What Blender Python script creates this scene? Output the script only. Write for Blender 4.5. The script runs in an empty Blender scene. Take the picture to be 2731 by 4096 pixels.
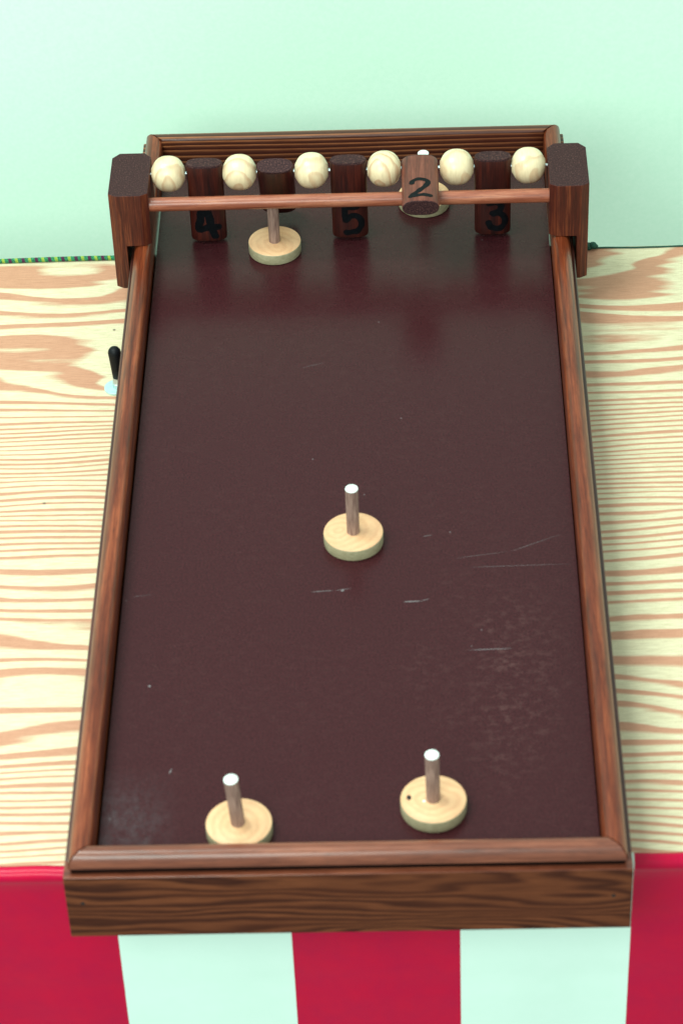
import bpy, math, random
from mathutils import Matrix, Vector
random.seed(4)
S = 0.01            # everything below is written in centimetres
C = bpy.context.scene.collection
sc = bpy.context.scene

# ------------------------------------------------------------------ camera
cam_d = bpy.data.cameras.new('camera'); cam = bpy.data.objects.new('camera', cam_d); C.objects.link(cam)
XA = (0.99941702, 0.00725568, -0.03336119)
YA = (0.02048805, 0.65419318, 0.75604995)
ZA = (0.02731032, -0.75629269, 0.65366315)
m = Matrix.Identity(4)
for i in range(3):
    m[i][0] = XA[i]; m[i][1] = YA[i]; m[i][2] = ZA[i]
m[0][3] = 6.048*S; m[1][3] = 0.0; m[2][3] = 164.027*S
cam.matrix_world = m
cam_d.sensor_fit = 'VERTICAL'; cam_d.sensor_height = 36; cam_d.lens = 97.96
cam_d.clip_start = 0.05; cam_d.clip_end = 50
cam_d.dof.use_dof = True; cam_d.dof.focus_distance = 2.86; cam_d.dof.aperture_fstop = 9.0
sc.camera = cam

# ------------------------------------------------------------------ light
w = bpy.data.worlds.new('World'); sc.world = w; w.use_nodes = True
bg = w.node_tree.nodes['Background']
bg.inputs[1].default_value = 0.89
_t = w.node_tree; _tc = _t.nodes.new('ShaderNodeTexCoord'); _sx = _t.nodes.new('ShaderNodeSeparateXYZ')
_rp = _t.nodes.new('ShaderNodeValToRGB')          # pale tent light above, darker ground below the horizon
_mr = _t.nodes.new('ShaderNodeMapRange'); _mr.inputs[1].default_value = -1; _mr.inputs[2].default_value = 1
_t.links.new(_tc.outputs['Generated'], _sx.inputs[0]); _t.links.new(_sx.outputs[2], _mr.inputs[0]); _t.links.new(_mr.outputs[0], _rp.inputs[0])
_e = _rp.color_ramp.elements; _e[0].position = 0.40; _e[0].color = (0.52, 0.62, 0.57, 1); _e[1].position = 0.51; _e[1].color = (0.82, 1.0, 0.92, 1)
_t.links.new(_rp.outputs[0], bg.inputs[0])
def area(name, loc, target, size, power, col):
    d = bpy.data.lights.new(name, 'AREA'); d.shape = 'RECTANGLE'; d.size = size[0]*S; d.size_y = size[1]*S
    d.energy = power; d.color = col
    o = bpy.data.objects.new(name, d); C.objects.link(o)
    o.location = [v*S for v in loc]
    o.rotation_euler = (Vector(target)-Vector(loc)).to_track_quat('-Z', 'Y').to_euler()
    return o
area('overhead_lamp', (-100, 195, 245), (5, 200, 0), (120, 120), 66, (0.86, 1.0, 0.92))
area('front_lamp', (-60, 10, 150), (0, 190, -10), (120, 90), 34, (0.88, 1.0, 0.93))
vs = sc.view_settings
vs.view_transform = 'Standard'; vs.look = 'None'; vs.gamma = 1; vs.exposure = 0.0; vs.use_curve_mapping = False

# ------------------------------------------------------------------ materials
class NT:
    def __init__(s, name):
        s.m = bpy.data.materials.new(name); s.m.use_nodes = True
        s.t = s.m.node_tree; s.b = s.t.nodes['Principled BSDF']
        s._tc = None
    def n(s, typ, **kw):
        x = s.t.nodes.new(typ)
        for k, v in kw.items(): setattr(x, k, v)
        return x
    def l(s, a, b): s.t.links.new(a, b)
    def tc(s):
        if s._tc is None: s._tc = s.n('ShaderNodeTexCoord').outputs['Object']
        return s._tc
    def setv(s, sock, v):
        if hasattr(v, 'is_output') or isinstance(v, bpy.types.NodeSocket): s.l(v, sock)
        else: sock.default_value = v
    def math(s, op, a, b=0.0, c=0.0, clamp=False):
        x = s.n('ShaderNodeMath', operation=op); x.use_clamp = clamp
        s.setv(x.inputs[0], a); s.setv(x.inputs[1], b)
        if op in ('MULTIPLY_ADD', 'SMOOTH_MIN', 'WRAP'): s.setv(x.inputs[2], c)
        return x.outputs[0]
    def rnd(s):
        oi = s.n('ShaderNodeObjectInfo')
        v = s.n('ShaderNodeCombineXYZ')
        s.l(s.math('MULTIPLY', oi.outputs['Random'], 7.3), v.inputs[0])
        s.l(s.math('MULTIPLY', oi.outputs['Random'], 3.1), v.inputs[1])
        s.l(s.math('MULTIPLY', oi.outputs['Random'], 11.7), v.inputs[2])
        return v.outputs[0]
    def vec(s, scale, use_rnd=True):
        """object coordinates in cm, scaled per axis"""
        mp = s.n('ShaderNodeMapping'); mp.inputs['Scale'].default_value = [100*k for k in scale]
        s.l(s.tc(), mp.inputs['Vector'])
        if use_rnd:
            a = s.n('ShaderNodeVectorMath', operation='ADD'); s.l(mp.outputs[0], a.inputs[0]); s.l(s.rnd(), a.inputs[1])
            return a.outputs[0]
        return mp.outputs[0]
    def noise(s, vec, scale=1.0, detail=3, rough=0.5, dist=0.0):
        x = s.n('ShaderNodeTexNoise'); x.inputs['Scale'].default_value = scale
        x.inputs['Detail'].default_value = detail; x.inputs['Roughness'].default_value = rough
        x.inputs['Distortion'].default_value = dist
        s.l(vec, x.inputs['Vector']); return x.outputs['Fac']
    def ramp(s, fac, stops, interp='LINEAR'):
        x = s.n('ShaderNodeValToRGB'); r = x.color_ramp; r.interpolation = interp
        while len(r.elements) < len(stops): r.elements.new(0.5)
        for e, (p, c) in zip(r.elements, stops):
            e.position = p; e.color = (c, c, c, 1) if isinstance(c, (int, float)) else (*c, 1)
        s.l(fac, x.inputs[0]); return x.outputs[0]
    def mix(s, fac, a, b, mode='MIX'):
        x = s.n('ShaderNodeMix', data_type='RGBA', blend_type=mode)
        s.setv(x.inputs[0], fac)
        for k, v in ((6, a), (7, b)):
            if isinstance(v, tuple): x.inputs[k].default_value = (*v, 1)
            else: s.l(v, x.inputs[k])
        return x.outputs[2]
    def out(s, col, rough=0.5, coat=0.0, bump=None, bs=0.2, bd=0.02, spec=0.5, coat_r=0.2, metal=0.0):
        if isinstance(col, tuple): s.b.inputs['Base Color'].default_value = (*col, 1)
        else: s.l(col, s.b.inputs['Base Color'])
        s.setv(s.b.inputs['Roughness'], rough)
        s.b.inputs['Coat Weight'].default_value = coat; s.b.inputs['Coat Roughness'].default_value = coat_r
        s.b.inputs['Specular IOR Level'].default_value = spec; s.b.inputs['Metallic'].default_value = metal
        if bump is not None:
            x = s.n('ShaderNodeBump'); x.inputs['Strength'].default_value = bs; x.inputs['Distance'].default_value = bd*S
            s.l(bump, x.inputs['Height']); s.l(x.outputs[0], s.b.inputs['Normal'])
        return s.m

def axis_scale(axis, along, across):
    return {'X': (along, across, across), 'Y': (across, along, across), 'Z': (across, across, along)}[axis]

def stained(name, axis, dark, mid, light, rough=0.42, coat=0.25, k=1.0, spec=0.5):
    t = NT(name)
    g = t.noise(t.vec(axis_scale(axis, 0.07*k, 1.6*k)), 1, 5, 0.6, 0.4)
    f = t.noise(t.vec(axis_scale(axis, 0.35*k, 9*k)), 1, 3, 0.6)
    b = t.noise(t.vec(axis_scale(axis, 0.12, 0.3)), 1, 3, 0.5)
    v = t.math('ADD', t.math('MULTIPLY', g, 0.55), t.math('ADD', t.math('MULTIPLY', f, 0.3), t.math('MULTIPLY', b, 0.15)))
    c = t.ramp(v, [(0.34, dark), (0.5, mid), (0.66, light)])
    pores = t.ramp(t.noise(t.vec(axis_scale(axis, 0.9*k, 16*k)), 1, 2, 0.5), [(0.28, 0.35), (0.42, 1.0)])
    c = t.mix(0.7, c, pores, 'MULTIPLY')
    return t.out(c, rough, coat, f, 0.25, 0.03, spec)

def lined(name, dark, mid, light, pitch=0.5, warp=0.8, line=(0.62, 0.85), rough=0.4, coat=0.3, along=0.02, spec=0.4):
    """stained softwood board, growth lines running along X, stacked in Z"""
    t = NT(name)
    sx = t.n('ShaderNodeSeparateXYZ'); t.l(t.tc(), sx.inputs[0])
    zz = t.math('ADD', sx.outputs[2], t.math('MULTIPLY', sx.outputs[1], 0.7))
    wz = t.noise(t.vec((along, 0.1, 0.22)), 1, 2, 0.45)
    wz2 = t.noise(t.vec((along*3, 0.1, 0.6)), 1, 2, 0.5)
    ph = t.math('ADD', t.math('MULTIPLY', zz, 100/pitch), t.math('ADD', t.math('MULTIPLY', wz, warp*6), t.math('MULTIPLY', wz2, warp*1.2)))
    fr = t.math('FRACT', ph)
    lm = t.ramp(fr, [(0.0, 0.0), (line[0]-0.3, 0.15), (line[0], 0.9), (line[1], 1.0), (1.0, 0.0)])
    f = t.noise(t.vec((0.4, 9, 9)), 1, 3, 0.6)
    c = t.mix(lm, dark, light)
    c = t.mix(0.45, c, t.ramp(f, [(0.35, (0.35, 0.3, 0.3)), (0.6, (1.25, 1.25, 1.25))]), 'MULTIPLY')
    b = t.noise(t.vec((0.05, 0.3, 0.5)), 1, 3, 0.5)
    c = t.mix(t.ramp(b, [(0.4, 0.0), (0.65, 0.45)]), c, mid)
    return t.out(c, rough, coat, f, 0.25, 0.03, spec)

RAIL_Y = stained('stained_rail_long', 'Y', (0.040, 0.006, 0.002), (0.145, 0.026, 0.008), (0.32, 0.078, 0.028), 0.36, 0.22, 1.0, 0.3)
RAIL_X = stained('stained_rail_cross', 'X', (0.055, 0.012, 0.006), (0.165, 0.042, 0.020), (0.31, 0.10, 0.052), 0.34, 0.4, 1.0, 0.4)
BOARD_Y = stained('stained_board_long', 'Y', (0.020, 0.004, 0.003), (0.055, 0.010, 0.006), (0.11, 0.022, 0.012), 0.45, 0.2)
BOARD_FRONT = lined('stained_front_board', (0.042, 0.009, 0.004), (0.085, 0.021, 0.008), (0.17, 0.050, 0.019), 1.5, 1.9, (0.5, 0.75), 0.6, 0.0, 0.028, 0.15)
BOARD_BACK = lined('stained_back_board', (0.034, 0.0035, 0.002), (0.060, 0.009, 0.005), (0.40, 0.14, 0.055), 0.60, 0.28, (0.82, 0.90), 0.4, 0.1, 0.018)
POST = stained('stained_post', 'Z', (0.022, 0.004, 0.003), (0.078, 0.013, 0.006), (0.25, 0.062, 0.022), 0.5, 0.05, 1.0, 0.3)
BLOCK = stained('stained_block', 'Z', (0.010, 0.002, 0.002), (0.040, 0.006, 0.004), (0.095, 0.015, 0.008), 0.45, 0.05, 1.0, 0.35)
BLOCK_LIT = stained('stained_block_lit', 'Z', (0.055, 0.011, 0.008), (0.15, 0.037, 0.023), (0.30, 0.095, 0.06), 0.5, 0.05, 1.0, 0.3)  # same block stain, lightened to paint in light on the upturned face
DOWEL = stained('stained_dowel', 'X', (0.13, 0.024, 0.012), (0.32, 0.085, 0.042), (0.52, 0.20, 0.11), 0.36, 0.3, 1.3)
def end_grain():
    t = NT('stained_end_grain')
    v = t.noise(t.vec((7, 7, 7)), 1, 3, 0.7)
    c = t.ramp(v, [(0.35, (0.016, 0.005, 0.007)), (0.55, (0.042, 0.015, 0.016)), (0.72, (0.16, 0.075, 0.06))])
    return t.out(c, 0.65, 0.0, v, 0.4, 0.03, 0.2)
ENDG = end_grain()
def ink():
    t = NT('black_marker_ink')
    return t.out(t.ramp(t.noise(t.vec((3, 3, 3)), 1, 3), [(0.3, (0.0015, 0.002, 0.003)), (0.7, (0.004, 0.005, 0.007))]), 0.6, spec=0.12)
INK = ink()

def ply():
    """rotary cut softwood ply: growth bands along X, spacing changing across the sheet"""
    t = NT('plywood')
    sx = t.n('ShaderNodeSeparateXYZ'); t.l(t.tc(), sx.inputs[0])
    # phase from position across the sheet (object Y 0..0.85 m, 0 = front edge)
    yn = t.math('MULTIPLY', sx.outputs[1], 1/0.9)
    pts = [(0.0, 0), (0.06, 6), (0.16, 14), (0.22, 16.5), (0.30, 18.8), (0.38, 22), (0.44, 26.5), (0.52, 36), (0.62, 48), (0.685, 54), (0.74, 56.2), (0.80, 57.4), (0.87, 58.8), (0.945, 60.4), (1.0, 61.5)]
    cv = t.n('ShaderNodeFloatCurve'); cu = cv.mapping.curves[0]
    cv.mapping.use_clip = False
    for i, (a, b) in enumerate(pts):
        if i == 0: cu.points[0].location = (a, b/64)
        elif i == len(pts)-1: cu.points[-1].location = (a, b/64)
        else: cu.points.new(a, b/64)
    cv.mapping.update()
    t.l(yn, cv.inputs['Value'])
    ph = t.math('MULTIPLY', cv.outputs[0], 64)
    n1 = t.noise(t.vec((0.030, 0.10, 0)), 1, 1.0, 0.45)
    n2 = t.noise(t.vec((0.055, 0.30, 0)), 1, 1, 0.5)
    n3 = t.noise(t.vec((0.30, 1.4, 0)), 1, 2, 0.5)
    ph = t.math('ADD', ph, t.math('MULTIPLY', n1, 6.0))
    ph = t.math('ADD', ph, t.math('MULTIPLY', n2, 1.2))
    ph = t.math('ADD', ph, t.math('MULTIPLY', n3, 0.12))
    fr = t.math('FRACT', ph)
    nw = t.noise(t.vec((0.01, 0.8, 0)), 1, 1, 0.5)
    thr = t.math('ADD', 0.50, t.math('MULTIPLY', t.math('SUBTRACT', nw, 0.5), 0.75))
    far = t.math('MULTIPLY', t.math('MULTIPLY', t.math('SUBTRACT', yn, 0.71), 20, clamp=True), 0.10)
    thr = t.math('SUBTRACT', thr, far)
    m1 = t.math('MULTIPLY', t.math('SUBTRACT', fr, thr), 6.0, clamp=True)
    m2 = t.math('MULTIPLY', t.math('SUBTRACT', 0.985, fr), 14.0, clamp=True)
    band = t.math('MULTIPLY', m1, m2)
    fib = t.noise(t.vec((0.6, 16, 0)), 1, 3, 0.65)
    mott = t.noise(t.vec((9, 14, 0)), 1, 2, 0.7)
    early = t.ramp(fib, [(0.32, (0.53, 0.43, 0.27)), (0.52, (0.69, 0.61, 0.415)), (0.7, (0.76, 0.69, 0.49))])
    late = t.ramp(fib, [(0.3, (0.43, 0.17, 0.10)), (0.7, (0.58, 0.255, 0.16))])
    c = t.mix(t.math('MULTIPLY', band, 0.88), early, late)
    c = t.mix(0.35, c, t.ramp(mott, [(0.3, (0.66, 0.66, 0.64)), (0.7, (1.3, 1.3, 1.3))]), 'MULTIPLY')
    sp = t.n('ShaderNodeTexVoronoi'); sp.inputs['Scale'].default_value = 1.0; t.l(t.vec((0.16, 0.16, 0.0)), sp.inputs['Vector'])
    dot = t.ramp(sp.outputs['Distance'], [(0.0, 1.0), (0.02, 1.0), (0.028, 0.0)])
    c = t.mix(t.math('MULTIPLY', dot, 0.75), c, (0.06, 0.03, 0.03))
    return t.out(c, 0.55, 0.0, fib, 0.15, 0.02, 0.35)
PLY = ply()

def turned(name, base, ring, freq, off, amt, rough=0.5, side=None):
    """pale turned softwood with arcs of growth rings"""
    t = NT(name)
    r = t.rnd()
    mp = t.n('ShaderNodeMapping'); mp.inputs['Scale'].default_value = (100, 100, 100); t.l(t.tc(), mp.inputs['Vector'])
    rs = t.n('ShaderNodeVectorMath', operation='SCALE'); t.l(r, rs.inputs[0]); rs.inputs['Scale'].default_value = off
    a = t.n('ShaderNodeVectorMath', operation='ADD'); t.l(mp.outputs[0], a.inputs[0]); t.l(rs.outputs[0], a.inputs[1])
    d = t.n('ShaderNodeSeparateXYZ'); t.l(a.outputs[0], d.inputs[0])
    nz = t.noise(t.vec((0.35, 0.35, 0.35)), 1, 2, 0.5)
    return t, d, nz

def bead_mat():
    t = NT('turned_bead_wood')
    oi = t.n('ShaderNodeObjectInfo'); rv = oi.outputs['Random']
    sx = t.n('ShaderNodeSeparateXYZ'); t.l(t.tc(), sx.inputs[0])
    X = t.math('MULTIPLY', sx.outputs[0], 100); Y = t.math('MULTIPLY', sx.outputs[1], 100); Z = t.math('MULTIPLY', sx.outputs[2], 100)
    nz = t.noise(t.vec((0.3, 0.3, 0.3)), 1, 2, 0.5)
    # growth rings about a near-upright pith whose place changes from bead to bead
    u = t.math('ADD', X, t.math('MULTIPLY', t.math('SUBTRACT', rv, 0.5), 1.4))
    v = t.math('ADD', t.math('MULTIPLY', Z, 0.55), t.math('ADD', t.math('MULTIPLY', Y, 0.8), t.math('MULTIPLY_ADD', rv, 1.6, 1.5)))
    d = t.math('SQRT', t.math('ADD', t.math('MULTIPLY', t.math('MULTIPLY', u, u), 1.6), t.math('MULTIPLY', v, v)))
    fr = t.math('FRACT', t.math('ADD', t.math('MULTIPLY', d, t.math('MULTIPLY_ADD', rv, 0.8, 0.55)), t.math('MULTIPLY', nz, 2.6)))
    band = t.ramp(fr, [(0.0, 0.0), (0.5, 0.1), (0.78, 1.0), (0.9, 0.9), (0.97, 0.0)])
    fib = t.noise(t.vec((5, 1, 1)), 1, 3, 0.6)
    c = t.mix(t.math('MULTIPLY', band, t.math('MULTIPLY_ADD', rv, 0.25, 0.42)), (0.80, 0.65, 0.42), (0.52, 0.26, 0.13))
    c = t.mix(0.4, c, t.ramp(fib, [(0.3, (0.78, 0.76, 0.72)), (0.7, (1.15, 1.15, 1.15))]), 'MULTIPLY')
    return t.out(c, 0.38, 0.25, fib, 0.1, 0.02)
BEAD = bead_mat()

def disc_mat():
    t = NT('turned_disc_wood')
    oi = t.n('ShaderNodeObjectInfo'); rv = oi.outputs['Random']
    sx = t.n('ShaderNodeSeparateXYZ'); t.l(t.tc(), sx.inputs[0])
    X = t.math('MULTIPLY', sx.outputs[0], 100); Y = t.math('MULTIPLY', sx.outputs[1], 100)
    nz = t.noise(t.vec((0.25, 0.25, 0.25)), 1, 2, 0.5)
    u = t.math('ADD', X, t.math('MULTIPLY', t.math('SUBTRACT', rv, 0.4), 1.8)); v = t.math('ADD', Y, t.math('MULTIPLY', t.math('SUBTRACT', 0.6, rv), 1.5))
    d = t.math('SQRT', t.math('ADD', t.math('MULTIPLY', u, u), t.math('MULTIPLY', t.math('MULTIPLY', v, v), 1.5)))
    fr = t.math('FRACT', t.math('ADD', t.math('MULTIPLY', d, 1.25), t.math('MULTIPLY', nz, 2.6)))
    band = t.ramp(fr, [(0.0, 0.0), (0.35, 0.1), (0.7, 1.0), (0.9, 0.7), (1.0, 0.0)])
    fib = t.noise(t.vec((3, 9, 3)), 1, 3, 0.6)
    blot = t.noise(t.vec((0.5, 0.5, 0.5)), 1, 3, 0.5)
    c = t.mix(t.math('MULTIPLY', band, 0.45), (0.80, 0.49, 0.27), (0.56, 0.25, 0.13))
    c = t.mix(t.math('MULTIPLY', rv, 0.45), c, (0.66, 0.36, 0.20))
    c = t.mix(t.ramp(blot, [(0.45, 0.0), (0.75, 0.5)]), c, (0.60, 0.32, 0.15))
    c = t.mix(0.4, c, t.ramp(fib, [(0.3, (0.75, 0.74, 0.70)), (0.7, (1.15, 1.15, 1.15))]), 'MULTIPLY')
    return t.out(c, 0.5, 0.05, fib, 0.15, 0.02)
DISC = disc_mat()
def rim_mat():
    t = NT('disc_rim_wood')
    f = t.noise(t.vec((2, 2, 7)), 1, 4, 0.6); g = t.noise(t.vec((0.5, 0.5, 0.5)), 1, 2, 0.5)
    c = t.ramp(f, [(0.3, (0.26, 0.24, 0.14)), (0.7, (0.46, 0.42, 0.27))])
    return t.out(t.mix(t.math('MULTIPLY', g, 0.4), c, (0.36, 0.25, 0.14)), 0.6)
RIM = rim_mat()
def peg_mat():
    t = NT('peg_wood')
    f = t.noise(t.vec((7, 7, 0.6)), 1, 3, 0.6)
    return t.out(t.ramp(f, [(0.3, (0.17, 0.095, 0.08)), (0.7, (0.42, 0.27, 0.22))]), 0.5, 0, f, 0.15, 0.02)
PEG = peg_mat()
def plain(name, a, b, rough=0.5, sc_=2.0, coat=0, metal=0.0, bs=0.1, spec=0.5):
    t = NT(name); f = t.noise(t.vec((sc_, sc_, sc_)), 1, 4, 0.6)
    return t.out(t.ramp(f, [(0.3, a), (0.7, b)]), rough, coat, f, bs, 0.02, spec, metal=metal)
TIP = plain('white_peg_end', (0.74, 0.82, 0.78), (0.92, 0.96, 0.94), 0.5, 4)  # highlight on the peg tops painted as near-white; the glue spot shares it
STEEL = plain('steel', (0.50, 0.58, 0.60), (0.74, 0.80, 0.82), 0.32, 1.2, 0, 0.9)
ZINC = plain('zinc_washer', (0.42, 0.66, 0.64), (0.58, 0.84, 0.80), 0.45, 1.5, 0, 0.35)
BLACKP = plain('black_rubber_grip', (0.002, 0.0025, 0.004), (0.006, 0.007, 0.009), 0.5, 2, spec=0.2)
HOLE = plain('dark_hole', (0.004, 0.003, 0.003), (0.01, 0.008, 0.008), 0.8, 3)
WALLM = plain('pale_green_cloth', (0.66, 0.94, 0.76), (0.71, 0.97, 0.80), 0.8, 2.2, 0, 0, 0.05, 0.2)

def surface_mat():
    t = NT('brown_phenolic_board')
    sx = t.n('ShaderNodeSeparateXYZ'); t.l(t.tc(), sx.inputs[0])
    f = t.noise(t.vec((6, 6, 6)), 1, 2, 0.7)
    g = t.noise(t.vec((0.07, 0.05, 0.1)), 1, 3, 0.55)
    c = t.ramp(f, [(0.3, (0.019, 0.0040, 0.0055)), (0.7, (0.060, 0.0130, 0.0165))])
    # scuffed and dusty patches
    sc1 = t.noise(t.vec((0.9, 1.4, 1)), 1, 5, 0.75)
    reg = t.noise(t.vec((0.085, 0.085, 0.1)), 1, 2, 0.5)
    ex = t.math('MULTIPLY', t.math('SUBTRACT', sx.outputs[0], 0.115), 1/0.075); ey = t.math('MULTIPLY', t.math('SUBTRACT', sx.outputs[1], -0.285), 1/0.15)
    er = t.math('SQRT', t.math('ADD', t.math('MULTIPLY', ex, ex), t.math('MULTIPLY', ey, ey)))
    worn = t.ramp(er, [(0.2, 1.0), (1.0, 0.12)])
    msk = t.math('MULTIPLY', t.math('MULTIPLY', t.ramp(sc1, [(0.50, 0.0), (0.64, 1.0)]), t.ramp(reg, [(0.36, 0.2), (0.56, 1.0)])), worn)
    c = t.mix(t.math('MULTIPLY', msk, 0.38), c, (0.15, 0.075, 0.07))
    # dusty front left corner: object x < -0.14, y < 0.16
    cx = t.math('SUBTRACT', -0.135, sx.outputs[0]); cy = t.math('SUBTRACT', -0.385, sx.outputs[1])
    cor = t.math('MULTIPLY', t.math('MULTIPLY', cx, 30, clamp=True), t.math('MULTIPLY', cy, 18, clamp=True))
    dust = t.noise(t.vec((0.8, 0.6, 1)), 1, 8, 0.85)
    c = t.mix(t.math('MULTIPLY', cor, t.ramp(dust, [(0.42, 0.0), (0.62, 0.32)])), c, (0.10, 0.10, 0.11))
    sp = t.n('ShaderNodeTexVoronoi'); sp.inputs['Scale'].default_value = 1.0; t.l(t.vec((0.3, 0.3, 0.0)), sp.inputs['Vector'])
    dot = t.ramp(sp.outputs['Distance'], [(0.0, 1.0), (0.014, 1.0), (0.03, 0.0)])
    c = t.mix(t.math('MULTIPLY', dot, 0.4), c, (0.28, 0.26, 0.27))
    ro = t.math('ADD', 0.21, t.math('MULTIPLY', t.noise(t.vec((0.3, 0.3, 0.3)), 1, 4, 0.6), 0.12))
    return t.out(c, ro, 0.0, f, 0.05, 0.02, 0.20)
SURF = surface_mat()
SCR = plain('pale_scratch', (0.10, 0.085, 0.09), (0.22, 0.20, 0.21), 0.6, 6)

STRIPES = [-48, -34, -19.55, -5.18, 8.84, 22.95, 37, 51]
def vinyl():
    t = NT('striped_vinyl')
    sx = t.n('ShaderNodeSeparateXYZ'); t.l(t.tc(), sx.inputs[0])
    x = sx.outputs[0]
    B = STRIPES
    # red where (number of boundaries passed) is even
    s = None
    for i, b in enumerate(B):
        st = t.math('MULTIPLY', t.math('SUBTRACT', x, b*S), 3000, clamp=True)
        if i % 2: st = t.math('MULTIPLY', st, -1)
        s = st if s is None else t.math('ADD', s, st)
    f = t.noise(t.vec((0.5, 0.5, 0.5)), 1, 4, 0.6); h = t.noise(t.vec((0.02, 1, 0.5)), 1, 2, 0.5)
    red = t.mix(f, (0.60, 0.0, 0.035), (0.44, 0.001, 0.048))
    whi = t.mix(f, (0.70, 0.93, 0.82), (0.75, 0.96, 0.87))
    return t.out(t.mix(s, red, whi), 0.24, 0.0, h, 0.2, 0.1, 0.2)

# ------------------------------------------------------------------ mesh helpers
def finish(name, verts, faces, mats, parent=None, loc=(0, 0, 0), smooth=True, fm=None, rot=None, bevel=0, seg=2, angle=35):
    me = bpy.data.meshes.new(name)
    me.from_pydata([(x*S, y*S, z*S) for x, y, z in verts], [], faces)
    for mt in (mats if isinstance(mats, (list, tuple)) else [mats]): me.materials.append(mt)
    if fm:
        for p, i in zip(me.polygons, fm): p.material_index = i
    me.update()
    import bmesh
    bm = bmesh.new(); bm.from_mesh(me); bmesh.ops.recalc_face_normals(bm, faces=bm.faces)
    bm.to_mesh(me); bm.free()
    o = bpy.data.objects.new(name, me); C.objects.link(o)
    o.location = [v*S for v in loc]
    if rot: o.rotation_euler = rot
    if parent: o.parent = parent
    if smooth:
        me.polygons.foreach_set('use_smooth', [True]*len(me.polygons))
        md = None
    if bevel:
        b = o.modifiers.new('bevel', 'BEVEL'); b.width = bevel*S; b.segments = seg; b.limit_method = 'ANGLE'; b.angle_limit = math.radians(30)
        b.harden_normals = False
    if smooth:
        me.set_sharp_from_angle(angle=math.radians(angle))
    return o

def box_data(x0, x1, y0, y1, z0, z1):
    v = [(x0, y0, z0), (x1, y0, z0), (x1, y1, z0), (x0, y1, z0), (x0, y0, z1), (x1, y0, z1), (x1, y1, z1), (x0, y1, z1)]
    f = [(0, 3, 2, 1), (4, 5, 6, 7), (0, 1, 5, 4), (1, 2, 6, 5), (2, 3, 7, 6), (3, 0, 4, 7)]
    return v, f

def lathe(profile, n=48, axis='Z', close=True):
    """profile: (radius, height) list"""
    v = []; f = []
    for r, h in profile:
        for k in range(n):
            a = 2*math.pi*k/n; c, s = r*math.cos(a), r*math.sin(a)
            v.append((c, s, h) if axis == 'Z' else (h, c, s))
    L = len(profile)
    for i in range(L-1):
        for k in range(n):
            k2 = (k+1) % n; f.append((i*n+k, i*n+k2, (i+1)*n+k2, (i+1)*n+k))
    if close:
        f.append(tuple(range(n))[::-1]); f.append(tuple(range((L-1)*n, L*n)))
    return v, f

def thing(name, label, cat, loc=(0, 0, 0), group=None, rz=0):
    o = bpy.data.objects.new(name, None); C.objects.link(o); o.location = [v*S for v in loc]; o.rotation_euler = (0, 0, rz)
    o.empty_display_size = 0.02
    o['label'] = label; o['category'] = cat
    if group: o['group'] = group
    return o

# ------------------------------------------------------------------ setting
TZ = -5.62       # table top height
def build_wall():
    v = []; f = []; nx, nz = 60, 24
    for j in range(nz+1):
        for i in range(nx+1):
            x = -150 + 300*i/nx; z = -80 + 117*j/nz
            y = 264 + 0.35*math.sin(x*0.045) + 0.25*math.sin(x*0.021+z*0.02)
            v.append((x, y, z))
    for j in range(nz):
        for i in range(nx):
            a = j*(nx+1)+i; f.append((a, a+1, a+nx+2, a+nx+1))
    o = finish('wall', v, f, WALLM); o['kind'] = 'structure'
    md = o.modifiers.new('thick', 'SOLIDIFY'); md.thickness = 0.01; md.offset = 1
build_wall()

# table: plywood sheet, turned very slightly against the tray
v, f = box_data(-62, 62, 0, 84.9, -1.8, 0)
tb = finish('table', v, f, PLY, None, (0, 152.65, TZ), bevel=0.12, rot=(0, 0, math.radians(0.28)))
tb['label'] = 'pale plywood table with pinkish growth bands under the brown wooden game'; tb['category'] = 'table'

# striped vinyl hanging from the front edge
def build_cloth():
    v = []; f = []
    nx = 120
    prof = [(0.35, 0.05), (0.15, 0.10), (-0.15, 0.10), (-0.45, -0.02), (-0.66, -0.30), (-0.70, -0.62), (-0.60, -0.95), (-0.48, -1.3)] + [(-0.45+(0.07 if k in (5, 11) else 0), -1.3-1.2*k) for k in range(1, 30)]
    for j, (dy, dz) in enumerate(prof):
        for i in range(nx+1):
            x = -62 + 124*i/nx
            wv = min(1, max(0, (-dz)/16))*(0.45*math.sin(x*0.23)+0.2*math.sin(x*0.51+1)) + (0.05*math.sin(x*1.3) if j < 6 else 0)
            v.append((x, dy-wv*0.7, dz+(0.05*math.sin(x*0.35)+0.04*math.sin(x*0.9) if j < 4 else 0)*0.5))
    for j in range(len(prof)-1):
        for i in range(nx):
            a = j*(nx+1)+i; f.append((a, a+1, a+nx+2, a+nx+1))
    o = finish('tablecloth', v, f, vinyl(), None, (0, 152.65, TZ), angle=80, rot=(0, 0, math.radians(0.28)))
    md = o.modifiers.new('thick', 'SOLIDIFY'); md.thickness = 0.0005; md.offset = 0
    o['label'] = 'glossy red and white striped vinyl cloth hanging from the front edge of the table'; o['category'] = 'tablecloth'
build_cloth()

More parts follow.
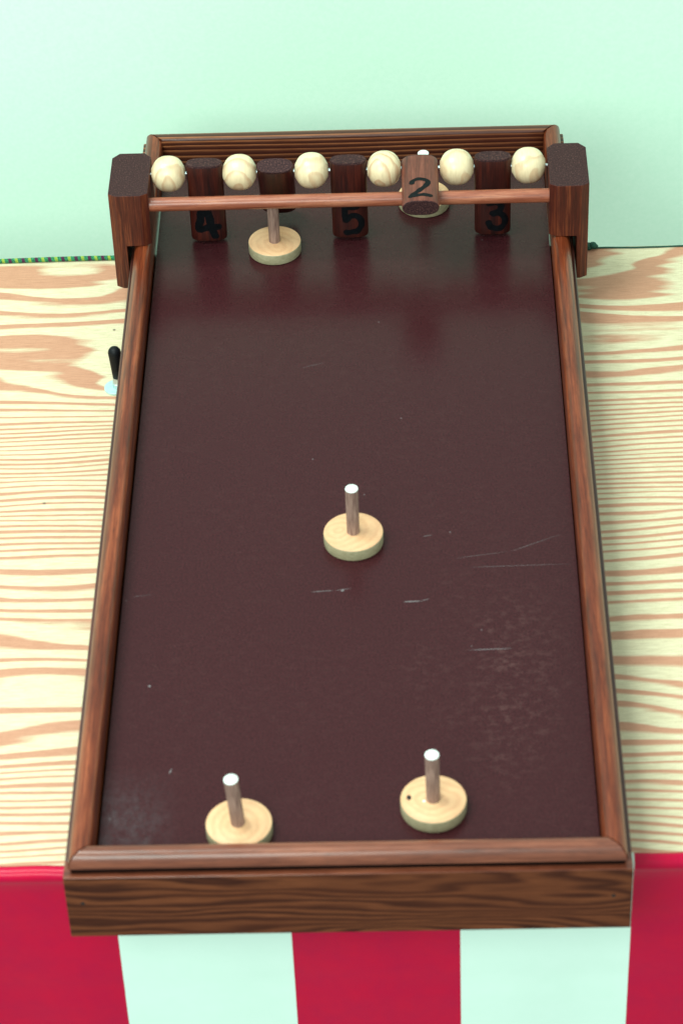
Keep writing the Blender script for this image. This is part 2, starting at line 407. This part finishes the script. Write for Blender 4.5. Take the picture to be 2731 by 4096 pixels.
# cord along the back edge
def tube(path, r, n=10):
    v = []; f = []
    rr = r if isinstance(r, (list, tuple)) else [r]*len(path)
    for i, p in enumerate(path):
        a = Vector(path[max(0, i-1)]); b = Vector(path[min(len(path)-1, i+1)]); d = (b-a).normalized()
        u = d.cross(Vector((0, 0, 1)))
        if u.length < 1e-3: u = d.cross(Vector((0, 1, 0)))
        u.normalize(); w_ = d.cross(u)
        for k in range(n):
            t = 2*math.pi*k/n; q = Vector(p)+u*math.cos(t)*rr[i]+w_*math.sin(t)*rr[i]; v.append(tuple(q))
    for i in range(len(path)-1):
        for k in range(n):
            k2 = (k+1) % n; f.append((i*n+k, i*n+k2, (i+1)*n+k2, (i+1)*n+k))
    f.append(tuple(range(n))); f.append(tuple(range((len(path)-1)*n, len(path)*n))[::-1])
    return v, f
def cord_mat():
    t = NT('flecked_green_cord')
    sx = t.n('ShaderNodeSeparateXYZ'); t.l(t.tc(), sx.inputs[0])
    X = t.math('MULTIPLY', sx.outputs[0], 100); Z = t.math('MULTIPLY', sx.outputs[2], 100); Y = t.math('MULTIPLY', sx.outputs[1], 100)
    ph = t.math('ADD', t.math('MULTIPLY', X, 0.72), t.math('MULTIPLY', t.math('ADD', Z, Y), 0.12))
    fr = t.math('FRACT', ph)
    wv = t.noise(t.vec((9, 9, 9)), 1, 2, 0.5)
    green = t.ramp(wv, [(0.35, (0.004, 0.07, 0.035)), (0.65, (0.03, 0.36, 0.15))])
    c = t.mix(t.ramp(fr, [(0.0, 0.0), (0.06, 1.0), (0.24, 1.0), (0.3, 0.0)]), green, (0.085, 0.006, 0.05))
    c = t.mix(t.ramp(fr, [(0.50, 0.0), (0.56, 0.75), (0.72, 0.75), (0.78, 0.0)]), c, (0.40, 0.50, 0.03))
    tw = t.math('SINE', t.math('MULTIPLY', t.math('ADD', X, t.math('MULTIPLY', Z, 1.5)), 22))
    return t.out(c, 0.8, 0, tw, 0.6, 0.08)
CORD = cord_mat()
DARKCORD = plain('dark_green_string', (0.003, 0.03, 0.022), (0.02, 0.11, 0.07), 0.8, 6)
cr = thing('cord', 'green cord flecked with purple and yellow lying along the back edge of the table', 'cord', (0, 237.3, TZ))
path = [(x, 0.06*math.sin(x*0.2), 0.24+0.03*math.sin(x*0.37)) for x in [(-62+i*0.6) for i in range(int((24.2+62)/0.6)+1)]]
v, f = tube(path, 0.26); finish('braid', v, f, CORD, cr, angle=80)
kv = []; kf = []
for (cx, cy, cz, r) in ((24.3, 0, 0.35, 0.42), (24.75, -0.1, 0.55, 0.36), (25.0, 0.1, 0.25, 0.28)):
    pr = [(r*math.sin(a*math.pi/10)+0.002, r*math.cos(a*math.pi/10)) for a in range(11)]
    a_, b_ = lathe(pr, 14); n0 = len(kv)
    kv += [(x*1.15+cx+0.03*random.random(), y+cy, z+cz) for x, y, z in a_]; kf += [tuple(i+n0 for i in q) for q in b_]
finish('knot', kv, kf, DARKCORD, cr, angle=80)
v, f = tube([(24.6+i*0.8, 0.05*math.sin(i*.7), 0.10+0.02*math.sin(i*1.1)) for i in range(47)], 0.09, 6); finish('string', v, f, DARKCORD, cr, angle=80)

# ------------------------------------------------------------------ the tray game
G = thing('wooden_game', 'long dark brown stained tray game with five hanging blocks between pale wooden beads', 'game', (0, 197, TZ))
GO = (0, 197, TZ)
def P(name, v, f, mats, **kw):
    """part of the game, vertices in scene cm"""
    loc = kw.pop('loc', None); par = kw.pop('par', G)
    if loc is None:
        v = [(x-GO[0], y-GO[1], z-GO[2]) for x, y, z in v]; loc = (0, 0, 0)
    else:
        loc = (loc[0]-GO[0], loc[1]-GO[1], loc[2]-GO[2])
    return finish(name, v, f, mats, par, loc, **kw)
XI, XO = 20.0, 22.2; YF, YB = 147.8, 247.1
# playing surface, with a few pale scratches in its own mesh
v, f = box_data(-XI+0.2, XI-0.12, YF+0.05, YB-1.0, -0.9, 0); fm = [0]*6
def strip(x0, y0, x1, y1, wd):
    n0 = len(v); d = Vector((x1-x0, y1-y0)); p = Vector((-d.y, d.x)).normalized()*wd/2
    q = [(x0, y0), ((x0+x1)/2, (y0+y1)/2+wd*0.3), (x1, y1)]
    v.append((x0, y0, 0.006))
    for fx, fw in ((0.25, 1), (0.75, 0.8)):
        for s in (1, -1): v.append((x0+d.x*fx+p.x*s*fw, y0+d.y*fx+p.y*s*fw, 0.006))
    v.append((x1, y1, 0.006))
    f.extend([(n0, n0+1, n0+2), (n0+1, n0+3, n0+4, n0+2), (n0+3, n0+5, n0+4)]); fm.extend([1]*3)
for a in ((-3.4, 179.2, -1.3, 179.35, 0.07), (-1.3, 179.3, 0.2, 179.6, 0.05), (-0.75, 179.2, -0.5, 179.4, 0.22), (4.6, 177.7, 6.3, 177.75, 0.13), (6.2, 177.8, 6.9, 178.0, 0.06),
          (10.0, 171.5, 14.0, 171.6, 0.07), (9.2, 183.2, 14.0, 184.0, 0.025), (14.0, 183.9, 18.8, 186.2, 0.03), (-19.0, 179.0, -17.0, 179.3, 0.02),
          (6.4, 186.2, 7.3, 186.4, 0.05), (-16.9, 167.8, -16.7, 167.9, 0.25), (-4.8, 211.0, -2.5, 211.8, 0.03), (10.2, 182.0, 19.5, 182.2, 0.03), (-14.6, 157.6, -14.4, 158.2, 0.10)):
    strip(*a)
v = [(x, y, z) for x, y, z in v]
P('playing_surface', v, f, [SURF, SCR], fm=fm, smooth=False)
# the bottom panel the surface lies on is hidden; boards carry the rails
def board(name, x0, x1, y0, y1, mat):
    a, b = box_data(x0, x1, y0, y1, TZ+0.0, 0.92)
    if name == 'front_board':
        a = [(x, y, z-0.33 if z < 0 else z) for x, y, z in a]
        return P(name, a, b, [mat, RAIL_X], bevel=0.07, seg=2, fm=[0, 1, 0, 0, 0, 0])  # top ledge takes the lighter rail colour, so its lit look is painted
    return P(name, a, b, mat, bevel=0.14, seg=3)
bf = board('front_board', -XO, XO, YF-2.2, YF-0.35, BOARD_FRONT)
bb = board('back_board', -XO, XO, YB+0.35, YB+2.1, BOARD_BACK)
for s in (-1, 1):
    x0, x1 = sorted((s*(XI+0.35), s*XO)); board('side_board', x0, x1, YF-0.33, YB+0.33, BOARD_Y)
for (x, z) in ((-20.9, -2.0), (20.75, -2.1)):
    a, b = lathe([(0.02, 0.0), (0.17, 0.01), (0.17, 0.1)], 14)
    bd = [(p[0]+x, YF-2.2-0.008+p[2]*0.3, z+p[1]) for p in a]
    P('nail_hole', bd, b, HOLE)
DARKGAP = plain('painted_groove_shade', (0.006, 0.002, 0.0015), (0.012, 0.004, 0.003), 0.7, 3, spec=0.1)  # shade under the rail's outer edge, painted dark onto the groove faces
# rounded mitred rails
prof = [(0.0, -0.85), (0.0, 1.95)]
for k in range(1, 9):
    a = math.pi/2*k/8; prof.append((0.66*(1-math.cos(a)), 1.95+0.72*math.sin(a)))
for k in range(0, 10):
    a = math.pi/2*k/9; prof.append((0.85+0.95*math.sin(a), 1.55+1.15*math.cos(a)))
GR = len(prof)+1
prof += [(1.80, 1.52), (1.76, 1.46), (1.66, 1.40), (1.64, 0.94), (0.33, 0.94), (0.33, -0.85)]
prof_back = [(0.0, -0.85), (0.0, 2.40), (0.04, 2.53), (0.13, 2.63), (0.28, 2.67)]+prof[prof.index((0.85, 2.7)) if (0.85, 2.7) in prof else 10:]
def rail(name, side, mat, prof=prof):
    v = []; f = []; n = len(prof); g = 0.085
    segs = 24
    for j in range(segs+1):
        t = j/segs
        for (u, z) in prof:
            if side in 'LR':
                s = -1 if side == 'L' else 1
                y0, y1 = YF-u+g, YB+u-g
                v.append((s*(XI+u), y0+(y1-y0)*t, z))
            else:
                x0, x1 = -(XI+u)+g, (XI+u)-g
                y = YF-u if side == 'F' else YB+u
                v.append((x0+(x1-x0)*t, y, z))
    for j in range(segs):
        for i in range(n):
            i2 = (i+1) % n; f.append((j*n+i, j*n+i2, (j+1)*n+i2, (j+1)*n+i))
    f.append(tuple(range(n))[::-1]); f.append(tuple(range(segs*n, segs*n+n)))
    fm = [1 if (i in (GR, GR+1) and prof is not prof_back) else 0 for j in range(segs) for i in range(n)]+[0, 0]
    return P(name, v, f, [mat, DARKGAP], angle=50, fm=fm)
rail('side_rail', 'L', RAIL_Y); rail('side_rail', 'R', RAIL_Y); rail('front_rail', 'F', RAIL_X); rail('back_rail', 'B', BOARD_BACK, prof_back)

# posts straddling the side rails
PY0, PY1, PZ1, PZ0 = 227.9, 235.5, 8.75, -2.45
def post(s, xo, xi):
    """one solid: upper block across the rail with an outer cheek dropping outside the side board"""
    c = 0.72; zb = 2.72; w_ = abs(xo)-abs(xi); q = abs(xo)-XO-0.22
    # plan ring, u measured inwards from the outer edge
    r = [(0, PY0+0.42), (c, PY0), (q, PY0), (w_-c, PY0), (w_, PY0+0.42), (w_, PY1-0.8), (w_-c, PY1), (q, PY1), (c, PY1), (0, PY1-0.8)]
    n = 10; v = []; f = []
    for z in (zb, PZ1):
        for u, y in r: v.append((s*(abs(xo)-u), y, z))
    for i in range(n): f.append((i, (i+1) % n, n+(i+1) % n, n+i))
    fm = [0]*n
    f.append(tuple(range(n, 2*n))); fm.append(1)
    f.append((2, 3, 4, 5, 6, 7)[::-1]); fm.append(0)
    lo = [0, 1, 2, 7, 8, 9]; n0 = len(v)
    for i in lo: v.append((s*(abs(xo)-r[i][0]), r[i][1], PZ0))
    for k in range(6):
        k2 = (k+1) % 6; f.append((n0+k, n0+k2, lo[k2], lo[k])); fm.append(0)
    f.append(tuple(n0+k for k in range(6))[::-1]); fm.append(0)
    return P('post', v, f, [POST, ENDG], fm=fm, bevel=0.05, angle=25)
post(-1, -23.85, -19.93); post(1, 23.55, 19.65)
# dowel bar in front, steel axle behind it
DY, DZ = 229.2, 6.80
a, b = lathe([(0.70, -19.95+0.01*0), (0.70, -10), (0.70, 0), (0.70, 10), (0.70, 19.7)], 28, 'X')
P('cross_bar', a, b, DOWEL, loc=(0, DY, DZ))
AY, AZ = 232.6, 8.12
a, b = lathe([(0.17, -20.3), (0.17, 20.2)], 16, 'X'); P('axle', a, b, STEEL, loc=(0, AY, AZ))
BX = [-18.13, -11.02, -3.84, 3.40, 10.62, 17.74]; KX = [-14.5, -7.45, -0.17, 6.95, 14.2]
for i, x in enumerate(BX):
    pr = [(0.22, -1.66), (0.62, -1.67)]
    for k in range(1, 20):
        t = -1+2*k/20; h = 1.67*t
        r = 1.81*(1-abs(t)**2.35)**(1/2.2); pr.append((max(r, 0.66), h))
    pr += [(0.62, 1.67), (0.22, 1.66)]
    a, b = lathe(pr, 56, 'X')
    o = P('bead', a, b, BEAD, loc=(x, AY, AZ), angle=60, rot=(random.uniform(-0.5, 0.5), 0, 0))
    if i in (2,): o['label'] = 'bead with a broad brown V of grain'
# steel spacers between beads and blocks
for i, x in enumerate(BX):
    for s in (-1, 1):
        if (i == 0 and s < 0) or (i == 5 and s > 0): continue
        a, b = lathe([(0.20, -0.05), (0.20, 0.05)], 18, 'X'); P('spacer', a, b, STEEL, loc=(x+s*1.73, AY, AZ))

BW, BT = 1.82, 0.86      # half width, half thickness of a swinging block
def front_y(x):
    return -BT*(1-min(1, abs(x)/BW)**2.9)**(1/2.2)
def dist_seg(p, a, b):
    px, py = p; ax, ay = a; bx, by = b
    dx, dy = bx-ax, by-ay; L = dx*dx+dy*dy
    t = 0 if L == 0 else max(0, min(1, ((px-ax)*dx+(py-ay)*dy)/L))
    return math.hypot(px-ax-t*dx, py-ay-t*dy)
def arc(cx, cz, rx, rz, a0, a1, n=12):
    return [(cx+rx*math.cos(math.radians(a0+(a1-a0)*k/n)), cz+rz*math.sin(math.radians(a0+(a1-a0)*k/n))) for k in range(n+1)]
DIG = {
 '4': ([[(-0.62, -4.3), (-0.78, -5.2), (-0.95, -6.25), (-0.2, -6.1), (0.55, -5.95), (0.95, -6.05)], [(-0.10, -3.8), (0.22, -5.0), (0.42, -6.2), (0.62, -7.1)]], 0.40),
 '5': ([[(0.75, -3.95), (-0.1, -3.95), (-0.45, -4.0), (-0.48, -5.2), (-0.45, -5.55)], [(-0.45, -5.5), (0.2, -4.95)] + arc(0.42, -5.98, 0.72, 0.98, 95, -80) + [(-0.35, -7.0)]], 0.33),
 '2': ([[(-0.82, -4.35)] + arc(0.0, -4.25, 0.80, 0.62, 165, -25) + [(0.25, -5.35), (-0.55, -6.35), (-0.98, -6.85), (-0.5, -6.72), (0.3, -6.62), (0.98, -6.72)]], 0.275),
 '3': ([[(-0.35, -3.95)] + arc(0.25, -4.35, 0.62, 0.62, 110, -75) + [(0.0, -5.05)], [(0.05, -5.1)] + arc(0.42, -6.05, 0.80, 0.95, 110, -95) + [(-0.2, -6.75), (-0.42, -6.2)]], 0.33),
}
def digit(ch, parent):
    strokes, hw = DIG[ch]; h = 0.045
    idx = {}; v = []; f = []
    def vid(i, j):
        if (i, j) not in idx:
            x, z = i*h, j*h; idx[(i, j)] = len(v); v.append((x, front_y(x)-0.012, z))
        return idx[(i, j)]
    for i in range(int(-1.6/h), int(1.6/h)):
        for j in range(int(-7.45/h), int(-3.2/h)):
            p = ((i+.5)*h, (j+.5)*h)
            wob = hw*(1+0.12*math.sin(p[0]*5+p[1]*3))
            if any(dist_seg(p, s[k], s[k+1]) < wob for s in strokes for k in range(len(s)-1)):
                f.append((vid(i, j), vid(i+1, j), vid(i+1, j+1), vid(i, j+1)))
    finish('numeral', v, f, INK, parent, angle=80)
def block(x, ang, ch, mat):
    n = 44; ring = []
    for k in range(n):
        a = 2*math.pi*k/n; c, s = math.cos(a), math.sin(a)
        ring.append((BW*math.copysign(abs(c)**(2/2.9), c), BT*math.copysign(abs(s)**(2/2.2), s)))
    lev = [(0.90, -7.74), (0.96, -7.69), (1.0, -7.52)] + [(1.0, -7.52+8.57*k/10) for k in range(1, 11)] + [(0.975, 1.18), (0.93, 1.27)]
    v = []; f = []; fm = []
    for sc_, z in lev:
        for p in ring: v.append((p[0]*(1-(1-sc_)*BT/BW*1.2), p[1]*sc_, z))
    for i in range(len(lev)-1):
        for k in range(n):
            k2 = (k+1) % n; f.append((i*n+k, i*n+k2, (i+1)*n+k2, (i+1)*n+k)); fm.append(1 if i >= len(lev)-3 or i < 1 else 0)
    f.append(tuple(range(n))[::-1]); f.append(tuple(range((len(lev)-1)*n, len(lev)*n))); fm += [1, 1]
    o = P('swinging_block', v, f, [mat, ENDG], loc=(x, AY, AZ), rot=(ang, 0, 0), fm=fm, angle=28)
    if ch: digit(ch, o)
    return o
bl = block(KX[0], 0.0, '4', BLOCK); bl['label'] = 'hanging block marked 4'
bl = block(KX[1], math.radians(29), None, BLOCK); bl['label'] = 'block pushed backwards above a puck'
bl = block(KX[2], 0.0, '5', BLOCK); bl['label'] = 'hanging block marked 5'
bl = block(KX[3], math.radians(-93.6), '2', BLOCK_LIT); bl['label'] = 'block marked 2 flipped forward over the cross bar'
bl = block(KX[4], 0.0, '3', BLOCK); bl['label'] = 'hanging block marked 3'

# ------------------------------------------------------------------ pucks with pegs
def make_puck():
    t = thing('peg_puck', '', 'puck', (0, 0, 0), 'wooden pucks with upright pegs on the tray')
    R = 2.65
    v, f = lathe([(0.02, 0.0), (R-0.12, 0.0), (R-0.02, 0.05), (R, 0.14), (R, 1.08), (R-0.03, 1.16), (R-0.10, 1.2), (0.02, 1.2)], 72)
    n = 72; fm = []
    for i in range(7): fm += [0 if i >= 5 else 1]*n
    fm += [1, 0]
    finish('disc', v, f, [DISC, RIM], t, fm=fm, angle=60)
    v, f = lathe([(0.57, 1.15), (0.57, 6.17)], 28)
    pg = finish('peg', v, f, PEG, t)
    v, f = lathe([(0.57, 6.17), (0.56, 6.21), (0.53, 6.24), (0.02, 6.245)], 28); finish('peg_end', v, f, TIP, pg, angle=60)
    return t
def copy_tree(o, parent=None):
    c = o.copy(); C.objects.link(c)
    if parent: c.parent = parent
    for ch in list(o.children): copy_tree(ch, c)
    return c
p0 = make_puck()
spots = [(0.31, 185.7, 'wooden puck alone in the middle of the tray', 0.0, 0, 0.3),
         (-8.62, 151.0, 'wooden puck with a leaning peg touching the front rail', -0.055, 0.01, 1.7),
         (6.83, 153.2, 'wooden puck with a dark knot hole near the front right of the tray', -0.01, 0, 0.0),
         (-7.80, 230.45, 'wooden puck standing under the cross bar in front of the pushed back block', 0.0, 0, 2.2),
         (7.35, 238.1, 'wooden puck behind the block marked 2, mostly hidden', 0.0, 0, 3.9)]
pucks = []
for i, (x, y, lab, lean, lean2, rz) in enumerate(spots):
    o = p0 if i == 0 else copy_tree(p0)
    o.location = (x*S, y*S, 0.012*S); o['label'] = lab
    for ch in o.children:
        if ch.name.startswith('disc'): ch.rotation_euler = (0, 0, rz)
        if ch.name.startswith('peg'): ch.rotation_euler = (lean2, lean, 0)
    pucks.append(o)
# knot hole and glue spot on one puck
a, b = lathe([(0.02, 0.012), (0.16, 0.010), (0.20, 0.0)], 16)
a = [(p[0]*1.0-1.95+0.12*p[1]*5*0, p[1]*1.45+0.15, p[2]+1.2) for p in a]
finish('knot_hole', a, b, HOLE, pucks[2])
a, b = lathe([(0.02, 0.03), (0.09, 0.02), (0.12, 0.0)], 12)
a = [(p[0]-0.74, p[1]-0.25, p[2]+1.2) for p in a]; finish('glue_spot', a, b, TIP, pucks[2])

# ------------------------------------------------------------------ clamp with black grip
CL = thing('clamp_screw', 'black handled steel clamp screw with round washer standing on the table left of the tray', 'clamp', (-23.38, 215.6, TZ))
v, f = lathe([(0.02, 0.0), (1.12, 0.0), (1.15, 0.03), (1.15, 0.20), (1.11, 0.24), (0.02, 0.24)], 40); finish('washer', v, f, ZINC, CL)
v, f = lathe([(0.02, 0.24), (0.50, 0.24), (0.50, 0.75), (0.46, 0.78), (0.42, 1.3), (0.40, 1.5), (0.02, 1.5)], 28); finish('collar', v, f, STEEL, CL, (0.2, 0, 0))
v, f = lathe([(0.02, 1.30), (0.36, 1.32), (0.43, 1.45), (0.52, 2.8), (0.62, 4.1), (0.64, 4.4), (0.60, 4.7), (0.44, 4.95), (0.2, 5.06), (0.02, 5.08)], 32)
finish('handle', v, f, BLACKP, CL, (0.22, 0, 0), angle=80)
